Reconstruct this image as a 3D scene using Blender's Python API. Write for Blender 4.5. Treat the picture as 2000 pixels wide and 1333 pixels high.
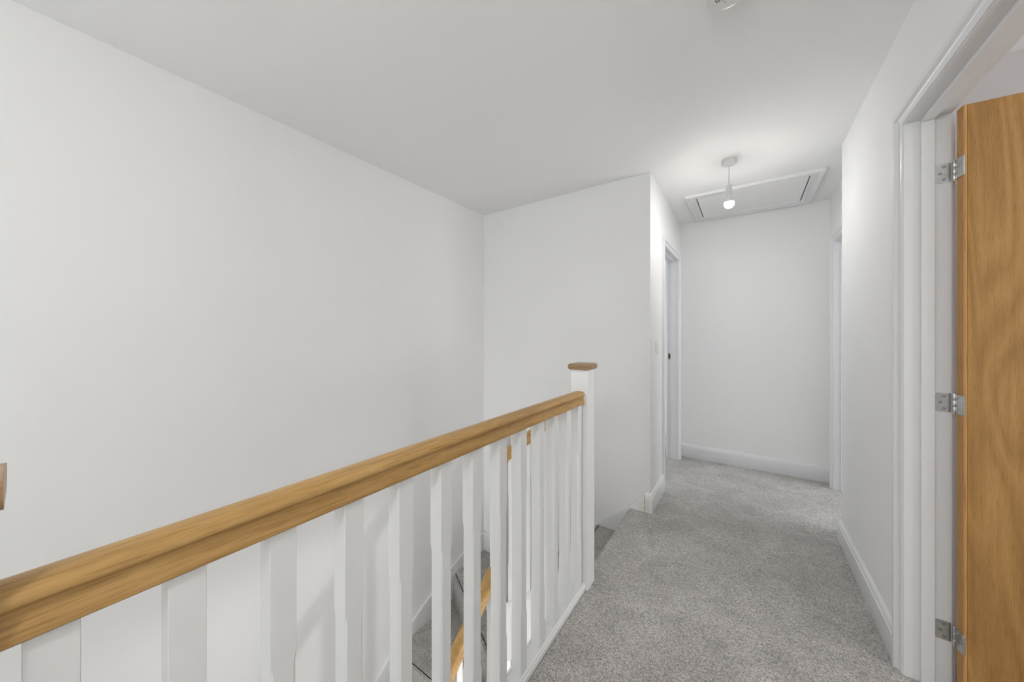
import bpy, bmesh, math, random
from mathutils import Vector, Matrix
from math import radians, sin, cos, tan, pi, atan2, hypot

for o in list(bpy.data.objects): bpy.data.objects.remove(o)
scn = bpy.context.scene
C = scn.collection

# ------------------------------------------------------------------ camera
cam_d = bpy.data.cameras.new('camera'); cam = bpy.data.objects.new('camera', cam_d); C.objects.link(cam)
cam_d.sensor_width = 36; cam_d.lens = 658.62/2000*36
cam_d.shift_y = -0.00575
cam_d.clip_start = .02
cam.location = (0, 0, 1.25); cam.rotation_euler = (radians(90), 0, radians(34.79))
scn.camera = cam
# ------------------------------------------------------------------ world, lights, exposure
w = bpy.data.worlds.new('world'); scn.world = w; w.use_nodes = True
w.node_tree.nodes['Background'].inputs[0].default_value = (.9, .95, 1, 1)
w.node_tree.nodes['Background'].inputs[1].default_value = 1.0
scn.view_settings.view_transform = 'Standard'; scn.view_settings.look = 'None'
scn.view_settings.exposure = 0.30; scn.view_settings.gamma = 1; scn.view_settings.use_curve_mapping = False

def point(name, loc, power, r=.032, col=(1, .985, .96)):
    l = bpy.data.lights.new(name, 'POINT'); l.energy = power; l.shadow_soft_size = r; l.color = col
    o = bpy.data.objects.new(name, l); C.objects.link(o); o.location = loc; return o
def area(name, loc, rot, sx, sy, power, col=(1, 1, 1)):
    l = bpy.data.lights.new(name, 'AREA'); l.shape = 'RECTANGLE'; l.size = sx; l.size_y = sy; l.energy = power; l.color = col
    o = bpy.data.objects.new(name, l); C.objects.link(o); o.location = loc; o.rotation_euler = rot; return o
BULB = 232.0                                                     # radiance of the bare hall bulb
point('landing_lamp', (-.116, -.577, 2.005), 12.5)                  # second pendant of the landing, behind the camera
point('downstairs_lamp', (-.25, 1.45, -.40), 13)                # pendant of the hall downstairs
area('downstairs_fill', (-1.1, -2.55, -1.5), (radians(90), 0, 0), 1.6, 2.0, 28, (.97, .98, 1))  # added unseen fill, rises through the stairwell to even out walls and ceiling
area('landing_rear_fill', (-.8, -2.55, 1.35), (radians(122), 0, 0), 2.3, 2.0, 23, (.95, .98, 1))   # added unseen fill behind the camera, tilted up to lift the ceiling
point('bedroom_point_fill', (2.1, .7, 2.1), 6, .15)  # added unseen point light to brighten the open door leaf
area('bedroom_side_fill', (3.55, .6, 1.35), (0, radians(105), 0), 1.5, 1.8, 50, (.97, .98, 1))  # added unseen fill through the near doorway, brightens left wall and ceiling
area('left_room_fill', (-3.1, 3.4, 1.5), (0, radians(-90), 0), 1.2, 1.2, 9, (.93, .96, 1))  # added unseen fill standing in for daylight from the left side room
area('right_room_fill', (3.5, 3.3, 1.5), (0, radians(90), 0), 1.2, 1.4, 38, (.90, .95, 1))  # added unseen fill through the hall doorway, lifts the wall opposite

# ------------------------------------------------------------------ measures (metres)
XL, XB, XM, XR, XR2 = -2.072, -.6804, -.5558, .4746, .5805
YB, YC, YE = 2.507, 2.8115, 3.8774
HC = 2.40; YREAR = -2.6; ZG = -2.60; T = .10
SLAB = -.27

# ------------------------------------------------------------------ materials
def mat(name):
    m = bpy.data.materials.new(name); m.use_nodes = True
    nt = m.node_tree; b = nt.nodes['Principled BSDF']; return m, nt, b
def node(nt, t, **k):
    n = nt.nodes.new(t)
    for a, v in k.items(): setattr(n, a, v)
    return n
def coords(nt, scale=(1, 1, 1), kind='Object'):
    tc = node(nt, 'ShaderNodeTexCoord'); mp = node(nt, 'ShaderNodeMapping')
    mp.inputs['Scale'].default_value = scale; nt.links.new(tc.outputs[kind], mp.inputs[0]); return mp.outputs[0]
def ramp(nt, fac, stops):
    r = node(nt, 'ShaderNodeValToRGB'); e = r.color_ramp.elements
    while len(e) < len(stops): e.new(.5)
    for x, (p, c) in zip(e, stops): x.position = p; x.color = (*c, 1)
    nt.links.new(fac, r.inputs[0]); return r.outputs[0]
def noise(nt, vec, scale, detail=2, rough=.5, dist=0):
    n = node(nt, 'ShaderNodeTexNoise'); n.inputs['Scale'].default_value = scale; n.inputs['Detail'].default_value = detail
    n.inputs['Roughness'].default_value = rough; n.inputs['Distortion'].default_value = dist
    nt.links.new(vec, n.inputs['Vector']); return n.outputs[0]
def bump(nt, b, h, strength, dist):
    n = node(nt, 'ShaderNodeBump'); n.inputs['Strength'].default_value = strength; n.inputs['Distance'].default_value = dist
    nt.links.new(h, n.inputs['Height']); nt.links.new(n.outputs[0], b.inputs['Normal'])
def math_(nt, op, a, b_=None):
    n = node(nt, 'ShaderNodeMath', operation=op)
    for i, v in enumerate((a, b_)):
        if v is None: continue
        if isinstance(v, (int, float)): n.inputs[i].default_value = v
        else: nt.links.new(v, n.inputs[i])
    return n.outputs[0]
def mixc(nt, fac, a, b_, mode='MIX'):
    n = node(nt, 'ShaderNodeMix', data_type='RGBA', blend_type=mode)
    for i, v in ((0, fac), (6, a), (7, b_)):
        if isinstance(v, (int, float)): n.inputs[i].default_value = v
        elif isinstance(v, tuple): n.inputs[i].default_value = (*v, 1)
        else: nt.links.new(v, n.inputs[i])
    return n.outputs[2]

def paint(name, col, rough, bs=0, bscale=300, spec=.4):
    m, nt, b = mat(name)
    v = coords(nt)
    n = noise(nt, v, 1.7, 3)
    c0 = tuple(x*.985 for x in col)
    nt.links.new(ramp(nt, n, [(.35, c0), (.65, col)]), b.inputs['Base Color'])
    b.inputs['Roughness'].default_value = rough; b.inputs['Specular IOR Level'].default_value = spec
    if bs: bump(nt, b, noise(nt, v, bscale, 2), bs, .001)
    return m
M_WALL = paint('wall_emulsion', (.90, .896, .886), .75, .10, 260, .25)
M_BED = paint('lilac_grey_emulsion', (.68, .655, .65), .75, .10, 260, .25)
M_CEIL = paint('ceiling_emulsion', (.96, .957, .950), .85, .10, 200, .2)
M_TRIM = paint('white_satin_wood', (.83, .83, .835), .38, .06, 90, .45)
M_POST = paint('white_painted_post', (.87, .87, .86), .45, .10, 60, .4)
M_PLAST = paint('white_plastic', (.84, .84, .82), .3)
M_PLASTG = paint('grey_plastic', (.10, .10, .10), .5)

def oak(name, axis, tones, along=1.0, across=14.0, rough=.45):
    m, nt, b = mat(name)
    s = [across]*3; s[axis] = along
    v = coords(nt, tuple(s))
    big = noise(nt, v, 1.6, 3, .55, .6)
    v2 = coords(nt, tuple(9*x for x in s)); fine = noise(nt, v2, 1.6, 4, .65)
    s3 = [260.]*3; s3[axis] = 11.
    pores = noise(nt, coords(nt, tuple(s3)), 1.0, 2, .6)
    f = math_(nt, 'ADD', math_(nt, 'MULTIPLY', big, .62), math_(nt, 'MULTIPLY', fine, .38))
    c = ramp(nt, f, [(.30, tones[0]), (.5, tones[1]), (.68, tones[2])])
    p = ramp(nt, pores, [(.33, (.66, .60, .52)), (.47, (1, 1, 1))])
    c = mixc(nt, .75, c, p, 'MULTIPLY')
    nt.links.new(c, b.inputs['Base Color']); b.inputs['Roughness'].default_value = rough
    b.inputs['Specular IOR Level'].default_value = .35
    bump(nt, b, pores, .12, .0006)
    return m
TONES = ((.36, .200, .064), (.52, .310, .110), (.64, .405, .165))
M_OAK_Y = oak('oak_rail_along_y', 1, TONES)
M_OAK_X = oak('oak_rail_along_x', 0, TONES)
M_OAK_CAP = oak('oak_cap', 0, ((.24, .145, .065), (.34, .215, .105), (.43, .285, .155)), 3, 30, .3)

def door_oak(name):
    m, nt, b = mat(name)
    # cathedral figure: contour bands of a tall stretched noise
    tc = node(nt, 'ShaderNodeTexCoord')
    mp = node(nt, 'ShaderNodeMapping'); mp.inputs['Scale'].default_value = (5.2, 5.2, .72); nt.links.new(tc.outputs['Object'], mp.inputs[0])
    mp.inputs['Location'].default_value = (1.3, 0, .35)
    n1 = noise(nt, mp.outputs[0], 1.25, 2.0, .45, .35)
    bands = math_(nt, 'FRACT', math_(nt, 'MULTIPLY', n1, 11.0))
    tri = math_(nt, 'ABSOLUTE', math_(nt, 'SUBTRACT', bands, .5))
    soft = noise(nt, coords(nt, (2.5, 2.5, .5)), 1.4, 3, .5, .3)
    mid = noise(nt, coords(nt, (70, 70, 3.0)), 1.0, 4, .6)
    fib = noise(nt, coords(nt, (420, 420, 22)), 1.0, 2, .6)
    f = math_(nt, 'ADD', math_(nt, 'MULTIPLY', tri, .34), math_(nt, 'ADD', math_(nt, 'MULTIPLY', soft, .45), math_(nt, 'MULTIPLY', mid, .38)))
    c = ramp(nt, f, [(.30, (.30, .155, .044)), (.5, (.415, .225, .072)), (.68, (.50, .29, .10))])
    p = ramp(nt, fib, [(.34, (.74, .69, .62)), (.5, (1, 1, 1))])
    c = mixc(nt, .6, c, p, 'MULTIPLY')
    nt.links.new(c, b.inputs['Base Color']); b.inputs['Roughness'].default_value = .5; b.inputs['Specular IOR Level'].default_value = .3
    return m
M_DOOR = door_oak('oak_veneer_door')
M_LIP = oak('oak_door_lipping', 2, ((.46, .235, .075), (.54, .285, .092), (.59, .325, .115)), .7, 10, .5)

def carpet_mat():
    m, nt, b = mat('grey_twist_carpet')
    v = coords(nt, kind='Object')
    vo = node(nt, 'ShaderNodeTexVoronoi'); vo.inputs['Scale'].default_value = 240; nt.links.new(v, vo.inputs['Vector'])
    tuft = noise(nt, v, 165, 3, .7)
    patch = noise(nt, v, 5.5, 5, .62, .8)
    big = noise(nt, v, 1.9, 3, .5, .6)
    sep = node(nt, 'ShaderNodeSeparateColor'); nt.links.new(vo.outputs['Color'], sep.inputs[0])
    rnd = sep.outputs[0]
    f = math_(nt, 'ADD', math_(nt, 'MULTIPLY', rnd, .45), math_(nt, 'MULTIPLY', tuft, .75))
    c = ramp(nt, f, [(.28, (.23, .213, .195)), (.58, (.485, .460, .432)), (.86, (.77, .735, .695))])
    p = ramp(nt, math_(nt, 'ADD', math_(nt, 'MULTIPLY', patch, .6), math_(nt, 'MULTIPLY', big, .4)), [(.38, (.80, .80, .80)), (.5, (.94, .94, .94)), (.62, (1.1, 1.1, 1.1))])
    c = mixc(nt, 1.0, c, p, 'MULTIPLY')
    nt.links.new(c, b.inputs['Base Color']); b.inputs['Roughness'].default_value = 1.0; b.inputs['Specular IOR Level'].default_value = .05
    b.inputs['Sheen Weight'].default_value = .25; b.inputs['Sheen Roughness'].default_value = .6
    bump(nt, b, math_(nt, 'ADD', tuft, math_(nt, 'MULTIPLY', vo.outputs['Distance'], -.8)), .8, .004)
    return m
M_CARPET = carpet_mat()

def metal(name, col, rough):
    m, nt, b = mat(name); v = coords(nt)
    b.inputs['Metallic'].default_value = 1; n = noise(nt, v, 60, 3)
    nt.links.new(ramp(nt, n, [(.3, tuple(x*.8 for x in col)), (.7, col)]), b.inputs['Base Color'])
    b.inputs['Roughness'].default_value = rough; return m
M_STEEL = metal('zinc_plated_steel', (.62, .62, .61), .28)
M_BRASS = metal('brass_latch', (.40, .29, .15), .35)
M_DARK = paint('dark_recess', (.02, .018, .015), .7)
mb, nt, b = mat('lit_bulb_glass'); b.inputs['Emission Color'].default_value = (1, .985, .96, 1); b.inputs['Emission Strength'].default_value = BULB
b.inputs['Base Color'].default_value = (.9, .9, .88, 1); M_BULB = mb



def stained_trim():
    m, nt, b = mat('white_trim_with_yellow_stain'); v = coords(nt)
    tc = node(nt, 'ShaderNodeTexCoord'); sx = node(nt, 'ShaderNodeSeparateXYZ'); nt.links.new(tc.outputs['Object'], sx.inputs[0])
    g = node(nt, 'ShaderNodeMapRange'); g.inputs[1].default_value = -.66; g.inputs[2].default_value = -.56; nt.links.new(sx.outputs[0], g.inputs[0])
    n = noise(nt, v, 26, 3, .6)
    f = math_(nt, 'MULTIPLY', math_(nt, 'MULTIPLY', g.outputs[0], math_(nt, 'LESS_THAN', sx.outputs[0], XM-.001)), ramp(nt, n, [(.44, (0, 0, 0)), (.6, (1, 1, 1))]))
    nt.links.new(mixc(nt, math_(nt, 'MULTIPLY', f, .8), (.87, .87, .86), (.78, .73, .56)), b.inputs['Base Color'])
    b.inputs['Roughness'].default_value = .45; return m
M_STAIN = stained_trim()

# ------------------------------------------------------------------ mesh helpers
class MB:
    def __init__(s): s.bm = bmesh.new()
    def box(s, x0, x1, y0, y1, z0, z1, bev=0, seg=2):
        t = bmesh.new()
        vs = [t.verts.new((x, y, z)) for z in (z0, z1) for y in (y0, y1) for x in (x0, x1)]
        for f in ((0, 2, 3, 1), (4, 5, 7, 6), (0, 1, 5, 4), (2, 6, 7, 3), (0, 4, 6, 2), (1, 3, 7, 5)): t.faces.new([vs[i] for i in f])
        if bev: bmesh.ops.bevel(t, geom=list(t.edges), offset=bev, segments=seg, profile=.5, affect='EDGES')
        s.merge(t); return s
    def merge(s, t, M=None):
        bmesh.ops.recalc_face_normals(t, faces=list(t.faces))
        if M is not None: t.transform(M)
        me = bpy.data.meshes.new('t'); t.to_mesh(me); t.free(); s.bm.from_mesh(me); bpy.data.meshes.remove(me); return s
    def prism(s, poly, z0, z1):
        t = bmesh.new(); a = [t.verts.new((x, y, z0)) for x, y in poly]; b = [t.verts.new((x, y, z1)) for x, y in poly]
        t.faces.new(a[::-1]); t.faces.new(b); n = len(poly)
        for i in range(n): t.faces.new((a[i], a[(i+1) % n], b[(i+1) % n], b[i]))
        s.merge(t); return s
    def plate(s, poly, axis, c0, c1):
        # poly in (u,z); axis 'x': plate in the yz plane between x=c0..c1, 'y': in the xz plane
        f = (lambda c, u, z: (c, u, z)) if axis == 'x' else (lambda c, u, z: (u, c, z))
        t = bmesh.new(); a = [t.verts.new(f(c0, u, z)) for u, z in poly]; b = [t.verts.new(f(c1, u, z)) for u, z in poly]
        t.faces.new(a); t.faces.new(b[::-1]); n = len(poly)
        for i in range(n): t.faces.new((a[i], b[i], b[(i+1) % n], a[(i+1) % n]))
        s.merge(t); return s
    def sweep(s, prof, path, N, cap=True):
        # prof: list of (a,b): a sideways (path tangent x N), b along N; mitred at the corners
        t = bmesh.new(); N = Vector(N).normalized(); P = [Vector(p) for p in path]; rings = []
        for i, p in enumerate(P):
            d0 = (P[i]-P[i-1]).normalized() if i else (P[1]-P[0]).normalized()
            d1 = (P[i+1]-P[i]).normalized() if i < len(P)-1 else (P[i]-P[i-1]).normalized()
            l0 = d0.cross(N).normalized(); l1 = d1.cross(N).normalized(); l = (l0+l1).normalized()
            k = 1/max(.2, l.dot(l0))
            rings.append([t.verts.new(p+l*(a*k)+N*b_) for a, b_ in prof])
        n = len(prof)
        for r0, r1 in zip(rings, rings[1:]):
            for i in range(n): t.faces.new((r0[i], r0[(i+1) % n], r1[(i+1) % n], r1[i]))
        if cap: t.faces.new(rings[0][::-1]); t.faces.new(rings[-1])
        s.merge(t); return s
    def lathe(s, prof, c=(0, 0, 0), seg=40, M=None):
        t = bmesh.new(); rings = []
        for r, z in prof:
            if r < 1e-6: rings.append([t.verts.new((0, 0, z))])
            else: rings.append([t.verts.new((r*cos(2*pi*i/seg), r*sin(2*pi*i/seg), z)) for i in range(seg)])
        for a, b_ in zip(rings, rings[1:]):
            for i in range(seg):
                j = (i+1) % seg
                q = [a[i % len(a)], a[j % len(a)], b_[j % len(b_)], b_[i % len(b_)]]
                u = []
                for v in q:
                    if v not in u: u.append(v)
                if len(u) > 2: t.faces.new(u)
        MM = Matrix.Translation(c) @ (M if M is not None else Matrix.Identity(4))
        s.merge(t, MM); return s
    def build(s, name, m, parent=None, smooth=None, at=None):
        me = bpy.data.meshes.new(name)
        if at is not None: s.bm.transform(Matrix.Translation(Vector(at)).inverted())
        s.bm.to_mesh(me); s.bm.free(); me.materials.append(m)
        if smooth is not None:
            me.shade_smooth()
            me.set_sharp_from_angle(angle=radians(smooth))
        o = bpy.data.objects.new(name, me); C.objects.link(o)
        if at is not None: o.location = at
        if parent is not None: o.parent = parent; o.matrix_parent_inverse = Matrix.Translation(-parent.location)
        return o
def structure(o, label=None):
    o['kind'] = 'structure'
    if label: o['label'] = label
    return o
def thing(name, loc, label, cat, group=None):
    o = bpy.data.objects.new(name, None); C.objects.link(o); o.location = loc; o.empty_display_size = .1
    o['label'] = label; o['category'] = cat
    if group: o['group'] = group
    return o

# ------------------------------------------------------------------ room shell
DZ = 2.024          # height of the door linings
def wall_x(name, x0, x1, y0, y1, z0, z1, holes=()):
    m = MB(); y = y0
    for a, b_ in sorted(holes):
        m.box(x0, x1, y, a, z0, z1); m.box(x0, x1, a, b_, DZ+.02, z1)
        if z0 < 0: m.box(x0, x1, a, b_, z0, -.0125)
        y = b_
    m.box(x0, x1, y, y1, z0, z1)
    return structure(m.build(name, M_WALL))
D1 = (1.063, 1.838)      # near right doorway (lining faces)
D2 = (2.962, 3.717)    # hall left doorway
D3 = (2.962, 3.715)    # hall right doorway
structure(MB().box(XL-T, XL, YREAR, YB+T, ZG, HC).build('wall_left', M_WALL))
structure(MB().box(XL, XM-.0, YB, YB+T, ZG, HC).build('wall_back', M_WALL))
wall_x('wall_hall_left', XM-T, XM, YB+T, YE, 0, HC, [(D2[0]-.012, D2[1]+.012)])
structure(MB().box(XM-T, XR2+T, YE, YE+T, 0, HC).build('wall_end', M_WALL))
wall_x('wall_right', XR, XR+.111, YREAR, YC, ZG, HC, [(D1[0]-.012, D1[1]+.012)])
wall_x('wall_hall_right', XR2, XR2+T, YC, YE, 0, HC, [(D3[0]-.012, D3[1]+.012)])
structure(MB().box(XL-T, XR+T, YREAR-T, YREAR, ZG, .9).box(XL-T, XR+T, YREAR-T, YREAR, 2.1, HC)
          .box(XL-T, -1.5, YREAR-T, YREAR, .9, 2.1).box(-.1, XR+T, YREAR-T, YREAR, .9, 2.1).build('wall_rear', M_WALL))
# rooms beyond the doorways
structure(MB().box(3.6, 3.7, -1.6, 2.0, 0, HC).box(XR+.111, 3.6, -1.7, -1.6, 0, HC).box(XR2+T, 3.6, 2.28, 2.38, 0, HC).build('wall_bedroom', M_BED))
structure(MB().box(XM-T-2.6, XM-T-2.5, YB+T, 4.6, 0, HC).box(XM-T-2.5, XM-T, 4.5, 4.6, 0, HC).build('wall_left_room', M_WALL))
structure(MB().box(3.6, 3.7, 2.38, 4.7, 0, HC).box(XR2+T, 3.6, 4.6, 4.7, 0, HC).build('wall_right_room', M_WALL))
structure(MB().box(XL-1.2, 3.7, YREAR-T, 4.7, HC, HC+.1).build('ceiling', M_CEIL))
EDGE = -.645           # carpet edge along the landing balustrade
LND = -.695            # nosing of the landing at the top of the stairs
fl = MB()
fl.box(XL, EDGE, YREAR, -.125, -.012, 0)                     # landing behind
fl.box(EDGE, XR+.1, YREAR, YB, -.012, 0)
fl.box(XM-.12, XR2+.1, YB, YE, -.012, 0)
fl.box(XR+.1, 3.6, -1.6, YB, -.012, 0).box(XR2+.1, 3.6, YB, 4.6, -.012, 0).box(XM-2.6, XM-.12, YB+T, 4.5, -.012, 0)
# rounded carpet nosing
pr = [(EDGE, 0), (LND+.018, 0), (LND+.008, -.002), (LND+.002, -.007), (LND-.001, -.015), (LND, -.024), (LND+.006, -.032), (LND+.02, -.036), (LND+.02, -.19), (LND+.03, -.19), (LND+.03, -.02), (EDGE, -.012)]
fl.plate(pr, 'y', 1.653, YB-.0005)
structure(fl.build('floor', M_CARPET, smooth=50))
sl = MB().box(XB+.035, XR, -.1, YB-.03, SLAB, -.013).box(XL, XR, YREAR, -.13, SLAB, -.013)
structure(sl.build('ceiling_downstairs', M_CEIL))
structure(MB().box(XL, XR, YREAR, YB, ZG-.1, ZG).build('floor_downstairs', M_CARPET))

# ------------------------------------------------------------------ skirting, architraves
SK = [(0, 0), (.0165, 0), (.018, .003), (.018, .104), (.0145, .107), (.0145, .113), (.0125, .121), (.008, .128), (.003, .131), (0, .132)]
def skirt(name, path, m=M_TRIM):
    return structure(MB().sweep(SK, path, (0, 0, 1)).build(name, m, smooth=35))
AW = .044
skirt('baseboard_right', [(XR2, D3[0]-.003-AW, 0), (XR2, YC, 0), (XR, YC, 0), (XR, D1[1]+.003+AW, 0)][::-1][0:4][::-1])
skirt('baseboard_end', [(XM, YE, 0), (XR2, YE, 0)])
skirt('baseboard_hall_left', [(-.590, YB, 0), (XM, YB, 0), (XM, D2[0]-.003-AW, 0)], M_STAIN)
skirt('baseboard_right_near', [(XR, D1[0]-.003-AW, 0), (XR, YREAR, 0)])

AP = [(0, 0), (0, .0030), (.0015, .0045), (.0055, .0052), (.0105, .0063), (.0150, .0080), (.0190, .0104), (.0220, .0134), (.0240, .0168), (.0252, .0186), (.0430, .0186), (.044, .0176), (.044, 0)]
def frame(name, X, sgn, y0, y1, dz, depth, label):
    """door frame in a wall whose face is X; sgn=+1 when the wall lies on the +X side; rebate is on the far side"""
    e = bpy.data.objects.new(name, None); C.objects.link(e); e.location = (X, (y0+y1)/2, 0); structure(e, label)
    m_ = .003
    # architrave: swept on the wall face; profile sideways goes outwards
    path = [(X, y0-m_, 0), (X, y0-m_, dz+m_), (X, y1+m_, dz+m_), (X, y1+m_, 0)]
    if sgn > 0: path = path
    else: path = path[::-1]
    MB().sweep(AP, path, (-sgn, 0, 0)).build('architrave', M_TRIM, e, smooth=30)
    xa, xb = sorted((X, X+sgn*depth))
    l = MB(); l.box(xa, xb, y1, y1+.012, 0, dz+.012).box(xa, xb, y0-.012, y0, 0, dz+.012).box(xa, xb, y0, y1, dz, dz+.012)
    l.build('door_lining', M_TRIM, e)
    s0, s1 = sorted((X+sgn*.0395, X+sgn*.0720))
    st = MB(); st.box(s0, s1, y1-.012, y1, 0, dz-.012, .0012, 1).box(s0, s1, y0, y0+.012, 0, dz-.012, .0012, 1).box(s0, s1, y0, y1, dz-.012, dz, .0012, 1)
    st.build('door_stop', M_TRIM, e)
    # room-side architrave
    XX = X+sgn*depth; p2 = [(XX, y, z) for _, y, z in path][::-1]
    MB().sweep(AP, p2, (sgn, 0, 0)).build('architrave', M_TRIM, e, smooth=30)
    return e
f1 = frame('trim_1', XR, 1, D1[0], D1[1], 2.024, .112, 'white moulded door frame around the near open oak door')
f2 = frame('trim_2', XM, -1, D2[0], D2[1], 1.995, .10, 'white moulded door frame on the left of the far hallway')
f3 = frame('trim_3', XR2, 1, D3[0], D3[1], 2.003, .10, 'white moulded door frame on the right of the far hallway')
# brass strike plate in the rebate of the left hall frame
sp = MB(); xs = XM-.086
sp.box(xs-.009, xs+.009, D2[1]-.0025, D2[1], 1.005, 1.068, .001, 1)
sp.box(xs+.009, xs+.013, D2[1]-.004, D2[1]-.001, 1.016, 1.052, .001, 1)
st = sp.build('strike_plate', M_BRASS, f2, smooth=40); st['label'] = 'small brass strike plate'
ho = MB().box(xs-.0065, xs+.0065, D2[1]-.0034, D2[1]-.0024, 1.019, 1.052); ho.build('latch_hole', M_DARK, st)
# strips of carpet pile in doorways are part of the floor

# ------------------------------------------------------------------ near oak door
door = bpy.data.objects.new('door_1', None); C.objects.link(door); door.location = (.5905, 1.8255, 0); door.rotation_euler = (0, 0, radians(5.6))
structure(door, 'open oak veneer door on three steel hinges at the right edge'); door['category'] = 'door'
def local(o, p): o.parent = p; return o
DT = .035; DW = .762
# local frame: origin at the pivot, +X along the leaf, thickness from y=-.006 to -.050
lf = MB().box(.0085, DW, -.008-DT, -.008, .008, 2.018, .0012, 1)
leaf = local(lf.build('door_leaf', M_DOOR), door)
lp = MB().box(.0002, .0088, -.008-DT-.0003, -.0077, .008, 2.0184, .0018, 2); local(lp.build('edge_lipping', M_LIP), door)
def knob():
    h = MB()
    for s in (-1, 1):
        yy = -.008 if s > 0 else -.008-DT
        R = Matrix.Rotation(radians(-90*s), 4, 'X')
        h.lathe([(0, 0), (.026, 0), (.026, .008), (.010, .010), (.009, .05), (0, .052)], (DW-.06, yy, 1.04), 28, R)
        y0, y1 = sorted((yy+s*.038, yy+s*.056)); h.box(DW-.175, DW-.05, y0, y1, 1.031, 1.049, .007, 3)
    return h
local(knob().build('door_handle', M_STEEL, smooth=40), door)
def hinge(zc, k):
    h = MB(); zt, zb = zc+.033, zc-.033
    # knuckle (five barrels) on the pivot
    for i in range(3):
        a = zb+(zt-zb)*i/3+.0006; b_ = zb+(zt-zb)*(i+1)/3-.0006
        h.lathe([(0, a), (.0042, a), (.0046, a+.001), (.0046, b_-.001), (.0042, b_), (0, b_)], (-.0032, -.004, 0), 20)
    h.lathe([(0, zb-.004), (.003, zb-.004), (.003, zt+.003), (0, zt+.003)], (-.0032, -.004, 0), 16)
    # flap on the door edge
    h.box(-.0019, .0002, -.008-.033, -.006, zb, zt, .0008, 1)
    h.box(-.0014, .0035, -.008-DT-.0024, -.008-DT+.006, zb, zt, .0008, 1)
    o = local(h.build('hinge', M_STEEL, smooth=40), door)
    sc = MB()
    for dy, dz in ((-.018, .022), (-.030, 0), (-.018, -.022)):
        R = Matrix.Rotation(radians(-90), 4, 'Y')
        sc.lathe([(0, 0), (.0042, 0), (.0036, .0008), (.0012, .0009), (.0012, .0002), (0, .0002)], (-.0019, dy, zc+dz), 16, R)
    local(sc.build('hinge_screws', M_STEEL, smooth=40), o)
for zc in (1.818, 1.014, .214): hinge(zc, 0)
# the fixed flaps lie on the frame
def frame_flap(zc):
    zt, zb = zc+.033, zc-.033; t = bmesh.new()
    x0, x1 = XR+.0728, .5850; n = 6; r = .009; pts = []
    for cx_, cz, a0 in ((x0+r, zb+r, 180), (x0+r, zt-r, 90)):
        for i in range(n+1): 
            a = radians(a0+90*i/n) if a0 == 180 else radians(180-90*i/n)
            pts.append((cx_+r*cos(a), cz+r*sin(a)))
    # first corner sweeps 180->270 (bottom), second 180->90 (top)
    bot = pts[:n+1]; top = pts[n+1:]
    poly = bot + [(x1, zb), (x1, zt)] + top[::-1]
    m = MB().plate(poly, 'y', D1[1]-.0022, D1[1]+.0004)
    o = m.build('hinge_flap', M_STEEL, f1, smooth=30)
    s2 = MB()
    for dx, dz in ((.022, .022), (.013, 0), (.022, -.022)):
        R = Matrix.Rotation(radians(90), 4, 'X')
        s2.lathe([(.0045, 0), (.0044, .0006), (.0030, .0004), (.0014, -.0016), (0, -.0016)], (x0+dx, D1[1]-.0023, zc+dz), 18, R)
    q = s2.build('screw_heads', M_STEEL_D, o, smooth=40)
M_STEEL_D = metal('dark_steel_screw', (.22, .22, .22), .4)
for zc in (1.818, 1.014, .214): frame_flap(zc)

# ------------------------------------------------------------------ balustrade parts
HR = [(.0270, 0), (.0295, .0025), (.0298, .0080), (.0278, .0120), (.0248, .0180), (.0226, .0250), (.0216, .0310), (.0218, .0350), (.0240, .0378), (.0280, .0398), (.0300, .0430), (.0304, .0470), (.0290, .0520), (.0250, .0565), (.0170, .0598), (0, .0615)]
HR = HR + [(-a, b_) for a, b_ in HR[::-1][1:]]
def rail(path, m, parent, N):
    return MB().sweep(HR, path, N).build('handrail', m, parent, smooth=32)
def baluster_bm(h0, h1, slope=0, axis='y', ctop=None, cbot=None, c0=None, c1=None):
    """square spindle with stop chamfers between cbot and ctop; the ends may be raked"""
    a = .0205; t = bmesh.new(); rings = []
    def ring(z, c, rake):
        pts = []
        for sx, sy in ((1, 1), (-1, 1), (-1, -1), (1, -1)):
            q = [(sx*a, sy*(a-c)), (sx*(a-c), sy*a)]
            if sx*sy < 0: q = q[::-1]
            pts += q
        return [t.verts.new((x, y, z+rake*(y if axis == 'y' else x))) for x, y in pts]
    e = .0008; cc = .0052
    prof = [(h0, e, slope), (c0, e, 0), (c0+.006, cc*.35, 0), (c0+.014, cc*.75, 0), (c0+.026, cc, 0),
            (c1-.026, cc, 0), (c1-.014, cc*.75, 0), (c1-.006, cc*.35, 0), (c1, e, 0), (h1, e, slope)]
    for z, c, rk in prof: rings.append(ring(z, c, rk))
    for r0, r1 in zip(rings, rings[1:]):
        for i in range(8): t.faces.new((r0[i], r0[(i+1) % 8], r1[(i+1) % 8], r1[i]))
    t.faces.new(rings[0][::-1]); t.faces.new(rings[-1])
    m = MB(); m.merge(t); return m
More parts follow.
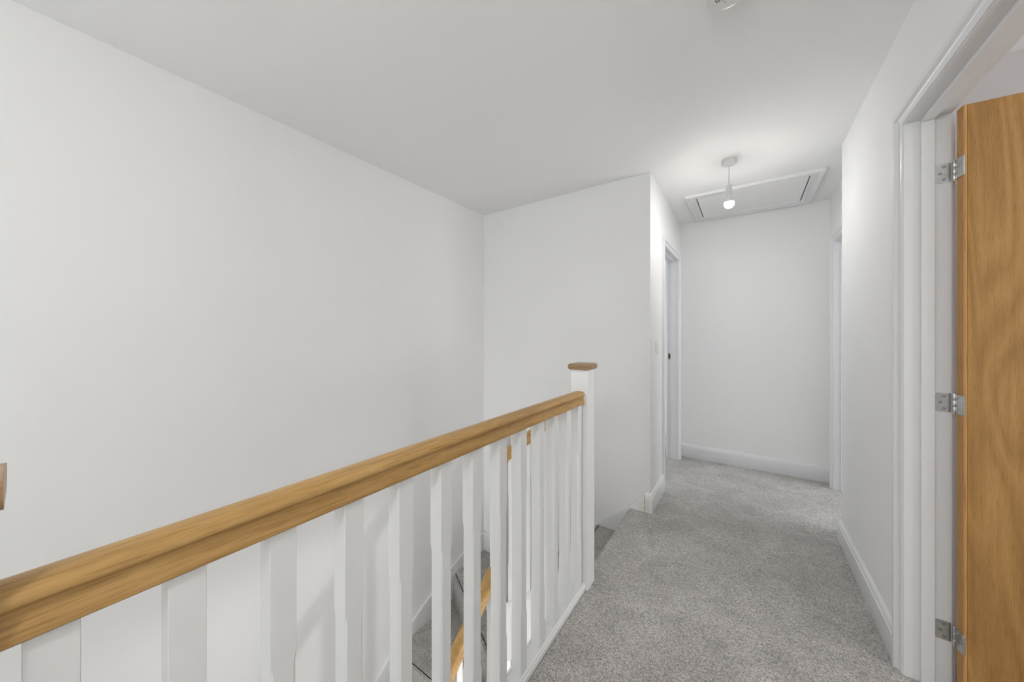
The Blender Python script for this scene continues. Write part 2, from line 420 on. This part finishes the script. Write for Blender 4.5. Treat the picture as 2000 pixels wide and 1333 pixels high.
def newel(parent, x, y, z0, z1, m_cap, screw=None):
    n = MB().box(x-.0445, x+.0445, y-.0445, y+.0445, z0, z1, .0015, 2).build('newel_post', M_POST, parent, at=(x, y, 0))
    # cap: 112 mm square board with a bullnose on two opposite sides
    hw = .056; th = .030; r = th/2; pr = []
    for i in range(9): a = radians(-90+180*i/8); pr.append((hw-r*.8+r*.8*cos(a), z1+r+r*sin(a)))
    for i in range(9): a = radians(90+180*i/8); pr.append((-hw+r*.8+r*.8*cos(a), z1+r+r*sin(a)))
    cp = MB().plate([(x+u, v) for u, v in pr], 'y', y-hw, y+hw)
    c = cp.build('newel_cap', m_cap, n, smooth=40, at=(x, y, 0))
    c.parent = n; c.matrix_parent_inverse = Matrix.Translation(-Vector((x, y, 0)))
    if screw:
        s = MB().lathe([(0, .004), (.003, .0038), (.006, .0025), (.0075, 0), (0, 0)], (x+.0445, y, screw), 20, Matrix.Rotation(radians(90), 4, 'Y'))
        s.build('screw_cover', M_PLAST, n, smooth=60)
    return n

# ---- landing balustrade
YN0, YN1 = -.0695, 1.607
bal = thing('landing_balustrade', (XB, .76, 0), 'white landing balustrade with a level oak handrail and square newel beside the carpet', 'balustrade')
ZR = .9115
rail([(XB, YN0+.0445, ZR), (XB, YN1-.0445, ZR)], M_OAK_Y, bal, (0, 0, 1))
BR = [(-.034, 0), (.034, 0), (.034, .020), (.030, .024), (.030, .030), (.026, .033), (.0215, .033), (.0215, .030), (-.0215, .030), (-.0215, .033), (-.026, .033), (-.034, .024)]
MB().sweep(BR, [(XB, YN0+.0445, 0), (XB, YN1-.0445, 0)], (0, 0, 1)).build('base_rail', M_POST, bal)
YS = [.0171, .1326, .2548, .3838, .5127, .6429, .7685, .9001, 1.0252, 1.1583, 1.2778, 1.4013, 1.5262]
proto = baluster_bm(.030, ZR+.0005, 0, 'y', c0=.235, c1=.690).build('baluster', M_POST)
proto.parent = bal; proto.matrix_parent_inverse = Matrix.Translation(-bal.location)
for i, y in enumerate(YS):
    o = proto if i == 0 else proto.copy()
    if i: C.objects.link(o)
    o.location = (XB, y, 0)
newel(bal, XB, YN1, -1.15, 1.078, M_OAK_CAP, .897)
newel(bal, XB, YN0, -.40, 1.068, M_OAK_CAP)
# white apron under the landing edge
structure(MB().box(XB-.016, XB+.032, YN0+.0455, YN1-.0455, SLAB-.02, -.001).box(XL+.002, XB-.05, -.125, -.1, SLAB-.02, 0).build('trim_4', M_TRIM), 'white apron board facing the edge of the landing above the stairwell')

# ------------------------------------------------------------------ staircase
PX, PY = -1.200, 1.607
stair = thing('staircase', (-1.4, 1.2, ZG), 'grey carpeted winding staircase with white spindles and a sloping oak rail in the stairwell', 'stairs')
ov = .022; E = .001
def step(poly, na, nb, z, zn):
    """poly: tread outline; the nosing runs na -> nb with the lower side on its right"""
    a = Vector(na); b_ = Vector(nb); d = (b_-a).normalized(); out = Vector((d.y, -d.x))
    t = MB()
    # tread board body
    t.prism(poly, z-.03, z)
    # rounded carpet nosing
    pr = [(-.02, 0), (ov-.016, 0), (ov-.006, -.003), (ov-.001, -.010), (ov, -.020), (ov-.003, -.030), (ov-.010, -.037), (0, -.040), (-.004, -.040), (-.004, zn-z), (-.02, zn-z)]
    bm = bmesh.new(); R0 = [bm.verts.new((a.x+out.x*u, a.y+out.y*u, z+v)) for u, v in pr]; R1 = [bm.verts.new((b_.x+out.x*u, b_.y+out.y*u, z+v)) for u, v in pr]
    n = len(pr)
    for i in range(n): bm.faces.new((R0[i], R0[(i+1) % n], R1[(i+1) % n], R1[i]))
    bm.faces.new(R0[::-1]); bm.faces.new(R1); t.merge(bm)
    return t.build('step', M_CARPET, stair, smooth=50)
yw = YB-E
step([(LND+.022, 1.656), (LND+.022, yw), (-.925, yw), (-.925, PY), (-.728, PY), (-.728, 1.656)], (-.925, PY), (-.925, yw), -.2, -.4)
step([(-.90, PY), (-.90, yw), (-1.155, yw), (-1.155, PY)], (-1.155, PY+.03), (-1.155, yw), -.4, -.6)
A3 = (-1.72, yw); XLE = XL+E; A4 = (XLE, 2.11)
step([(-1.13, PY), (-1.13, yw), A3, (PX, PY)], (PX, PY), A3, -.6, -.8)
step([(PX, PY), A3, (XLE, yw), A4], (PX, PY), A4, -.8, -1.0)
Y5 = 1.505; G = .25
step([(PX, PY), A4, (XLE, Y5), (PX, Y5)], (PX, Y5), (XLE, Y5), -1.0, -1.2)
for k in range(1, 8):
    y1 = Y5-G*(k-1)+.03; y0 = Y5-G*k; z = -1.0-.2*k
    step([(PX, y1), (XLE, y1), (XLE, y0), (PX, y0)], (PX, y0), (XLE, y0), z, z-.2)
# wall strings
SW = .020
up = [(-.592, .115), (-.60, .108), (-.73, -.022), (-.951, -.197), (-1.13, -.335), (-1.30, -.455), (-1.45, -.535), (-1.62, -.590), (-1.80, -.620), (XLE, -.633)]
dn = [(-.592, .002), (-.70, -.06), (-1.0, -.62), (-1.3, -.85), (XLE, -1.05)]
MB().plate(up+dn[::-1], 'y', YB-SW, YB-E).build('wall_string', M_STAIN, stair)
lt = [(YB-E, -.633), (2.42, -.640), (2.30, -.660), (2.20, -.684), (2.07, -.728), (1.95, -.772), (1.84, -.815), (1.74, -.858), (1.65, -.903), (1.55, -.958), (1.45, -1.020), (1.35, -1.094)]
y = 1.35; lt += [(-.35, -1.094-.80*1.70)]
lb = [(YB-E, -1.05), (1.9, -1.25), (1.35, -1.42), (-.35, -1.42-.80*1.70+.2)]
MB().plate(lt+lb[::-1], 'x', XLE, XL+SW).build('wall_string', M_TRIM, stair)
# skirting return on the back wall corner
# outer strings
def zu(x): return .0+.87*(x-LND)          # nosing line of the upper flight
def zl(y): return -1.0+.80*(y-Y5)         # nosing line of the lower flight
xa, xb_ = XB-.0455, PX+.0445
MB().plate([(xa, zu(xa)+.05), (xb_, zu(xb_)+.05), (xb_, zu(xb_)-.26), (xa, zu(xa)-.26)], 'y', PY-.018, PY+.018).build('outer_string', M_TRIM, stair)
ya, yb_ = PY-.0445, -.40
MB().plate([(ya, zl(ya)+.05), (yb_, zl(yb_)+.05), (yb_, zl(yb_)-.26), (ya, zl(ya)-.26)], 'x', PX-.018, PX+.018).build('outer_string', M_TRIM, stair)
# plastered soffit under the stairs
sf = MB(); sf.plate([(ya+.5, zl(ya)-.26+.1), (yb_, zl(yb_)-.26), (yb_, zl(yb_)-.28), (ya+.5, zl(ya)-.28+.1)], 'x', XLE, PX-.018)
sf.build('soffit', M_WALL, stair)

# ---- stair balustrade
sb = stair
newel(sb, PX, PY, -1.75, .712, M_OAK_CAP)
c2 = .0615
ru = lambda x: .64+.87*(x+.995)
Nu = Vector((-.87, 0, 1)).normalized(); 
rail([(xa, PY, ru(xa)), (xb_, PY, ru(xb_))], M_OAK_X, sb, Nu)
rl = lambda y: -.185+.80*(y-1.5)
Nl = Vector((0, -.80, 1)).normalized()
rail([(PX, ya, rl(ya)), (PX, yb_, rl(yb_))], M_OAK_Y, sb, Nl)
MB().sweep([(-.03, 0), (.03, 0), (.03, .022), (.024, .028), (-.024, .028), (-.03, .022)], [(xa, PY, zu(xa)+.05), (xb_, PY, zu(xb_)+.05)], Nu).build('base_rail', M_TRIM, sb)
MB().sweep([(-.03, 0), (.03, 0), (.03, .022), (.024, .028), (-.024, .028), (-.03, .022)], [(PX, ya, zl(ya)+.05), (PX, yb_, zl(yb_)+.05)], Nl).build('base_rail', M_TRIM, sb)
pu = None
for x in (-.78, -.89, -1.0, -1.11):
    if pu is None:
        h0 = zu(x)+.08; h1 = ru(x)+.001
        pu = baluster_bm(0, h1-h0, .87, 'x', c0=.20, c1=h1-h0-.20).build('baluster', M_POST); pu.parent = sb; pu.matrix_parent_inverse = Matrix.Translation(-sb.location); o = pu
    else:
        o = pu.copy(); C.objects.link(o)
    o.location = (x, PY, zu(x)+.08)
pl = None; y = 1.52; k = 0
while y > -.3:
    if pl is None:
        h0 = zl(y)+.083; h1 = rl(y)+.001
        pl = baluster_bm(0, h1-h0, .80, 'y', c0=.17, c1=h1-h0-.15).build('baluster', M_POST); pl.parent = sb; pl.matrix_parent_inverse = Matrix.Translation(-sb.location); o = pl
    else:
        o = pl.copy(); C.objects.link(o)
    o.location = (PX, y, zl(y)+.083); y -= .14
newel(sb, PX, yb_-.0445, ZG+.002, zl(yb_)+1.05, M_OAK_CAP)

# ------------------------------------------------------------------ ceiling pendant with a bare bulb
px_, py_ = -.0925, 2.632
pd = thing('pendant_light', (px_, py_, HC), 'white ceiling pendant with a lit bare bulb in front of the loft hatch', 'ceiling light')
MB().lathe([(0, HC), (.041, HC), (.042, HC-.003), (.042, HC-.006), (.040, HC-.007), (.040, HC-.024), (.037, HC-.029), (.012, HC-.033), (.006, HC-.036), (0, HC-.036)], (px_, py_, 0), 44).build('ceiling_rose', M_PLAST, pd, smooth=35)
zz = [(0, HC-.03), (.001, 2.33), (-.001, 2.29), (-.002, 2.235)]
fx = MB()
for (a, z1), (b_, z2) in zip(zz, zz[1:]):
    t = bmesh.new(); r = .0032; R0 = [t.verts.new((px_+a+r*cos(i*pi/4), py_+r*sin(i*pi/4), z1)) for i in range(8)]; R1 = [t.verts.new((px_+b_+r*cos(i*pi/4), py_+r*sin(i*pi/4), z2)) for i in range(8)]
    for i in range(8): t.faces.new((R0[i], R0[(i+1) % 8], R1[(i+1) % 8], R1[i]))
    fx.merge(t)
fx.build('flex', M_PLAST, pd, smooth=60)
MB().lathe([(0, 2.242), (.007, 2.240), (.012, 2.232), (.0165, 2.222), (.0175, 2.212), (.0178, 2.208), (.0150, 2.2075), (.0150, 2.2055), (.0185, 2.205), (.0190, 2.190), (.0150, 2.1885), (.0150, 2.187), (.0185, 2.186), (.0185, 2.172), (.016, 2.168), (0, 2.168)], (px_-.002, py_, 0), 36).build('lamp_holder', M_PLAST, pd, smooth=35)
MB().lathe([(0, 2.170), (.0130, 2.170), (.0135, 2.158), (.0165, 2.150), (.0235, 2.136), (.0268, 2.128), (.0270, 2.122), (0, 2.122)], (px_, py_, 0), 36).build('bulb_body', M_PLAST, pd, smooth=35)
cz, R = 2.113, .0285; pr = [(R*cos(radians(a)), cz+R*sin(radians(a))) for a in range(-90, 21, 10)]; pr[0] = (0, cz-R)
pr += [(0, cz+R*sin(radians(20)))]
MB().lathe(pr, (px_, py_, 0), 36).build('bulb_dome', M_BULB, pd, smooth=60)

# ------------------------------------------------------------------ loft hatch
hx0, hx1, hy0, hy1 = -.418, .452, 3.115, 3.820
ht = thing('loft_hatch', ((hx0+hx1)/2, (hy0+hy1)/2, HC), 'white framed loft hatch in the ceiling above the far end of the hallway', 'loft hatch')
HP = [(0, 0), (0, .010), (.004, .016), (.012, .018), (.020, .014), (.030, .013), (.044, .013), (.050, .018), (.060, .022), (.068, .022), (.072, .018), (.072, 0)]
def mould(x0, x1, y0, y1, w_):
    # closed rectangular sweep, inner edge given; N points down
    path = [(x0, y0), (x1, y0), (x1, y1), (x0, y1)]
    t = bmesh.new(); rings = []
    for (x, y), (sx, sy) in zip(path, ((-1, -1), (1, -1), (1, 1), (-1, 1))):
        rings.append([t.verts.new((x+sx*a, y+sy*a, HC-b_)) for a, b_ in w_])
    n = len(w_)
    for i in range(4):
        r0, r1 = rings[i], rings[(i+1) % 4]
        for j in range(n): t.faces.new((r0[j], r0[(j+1) % n], r1[(j+1) % n], r1[j]))
    m = MB(); m.merge(t); return m
ix0, ix1, iy0, iy1 = hx0+.072, hx1-.072, hy0+.072, hy1-.072
mould(ix0, ix1, iy0, iy1, HP).build('hatch_frame', M_TRIM, ht, smooth=30)
g = .007
MB().box(ix0+g, ix1-g, iy0+.001, iy1-.001, HC-.009, HC, .001, 1).build('hatch_panel', M_CEIL, ht)
MB().box(ix0, ix0+g, iy0, iy1, HC-.0006, HC).build('hatch_gap', M_DARK, ht)
MB().box(ix1-g, ix1, iy0, iy1, HC-.0006, HC).build('hatch_gap', M_DARK, ht)

# ------------------------------------------------------------------ smoke detector
sx_, sy_ = -.046, 1.304
sd = thing('smoke_detector', (sx_, sy_, HC), 'round white smoke detector on the ceiling at the top edge of the view', 'smoke alarm')
MB().lathe([(0, HC), (.064, HC), (.066, HC-.003), (.068, HC-.008), (.068, HC-.026), (.0665, HC-.031), (.063, HC-.033), (0, HC-.033)], (sx_, sy_, 0), 56).build('base', M_PLAST, sd, smooth=35)
cv = MB().lathe([(0, HC-.0325), (.054, HC-.0325), (.0535, HC-.036), (.049, HC-.0405), (.040, HC-.042), (0, HC-.042)], (sx_, sy_, 0), 56).build('cover', M_PLAST, sd, smooth=35)
for i in range(3):
    q0 = Vector((-.0850+.0062*i, 1.300-.0008*i)); d = Vector((.0068, .0138)); n_ = Vector((d.y, -d.x)).normalized()*.0013
    MB().prism([tuple(q0+n_), tuple(q0+d+n_), tuple(q0+d-n_), tuple(q0-n_)], HC-.0426, HC-.0405).build('vent_slot', M_PLASTG, cv)
MB().lathe([(0, HC-.0415), (.0016, HC-.0415), (.0016, HC-.0425), (0, HC-.0425)], (-.059, 1.323, 0), 12).build('indicator_light', M_PLASTG, cv)

# ------------------------------------------------------------------ light switch
sw = thing('light_switch', (XM, 2.712, 1.158), 'white single light switch on the narrow wall left of the hallway', 'light switch')
MB().box(XM, XM+.0085, 2.669, 2.755, 1.115, 1.201, .003, 2).build('switch_plate', M_PLAST, sw, smooth=40)
MB().box(XM+.006, XM+.0125, 2.704, 2.720, 1.146, 1.170, .0015, 2).build('rocker', M_PLAST, sw, smooth=40)
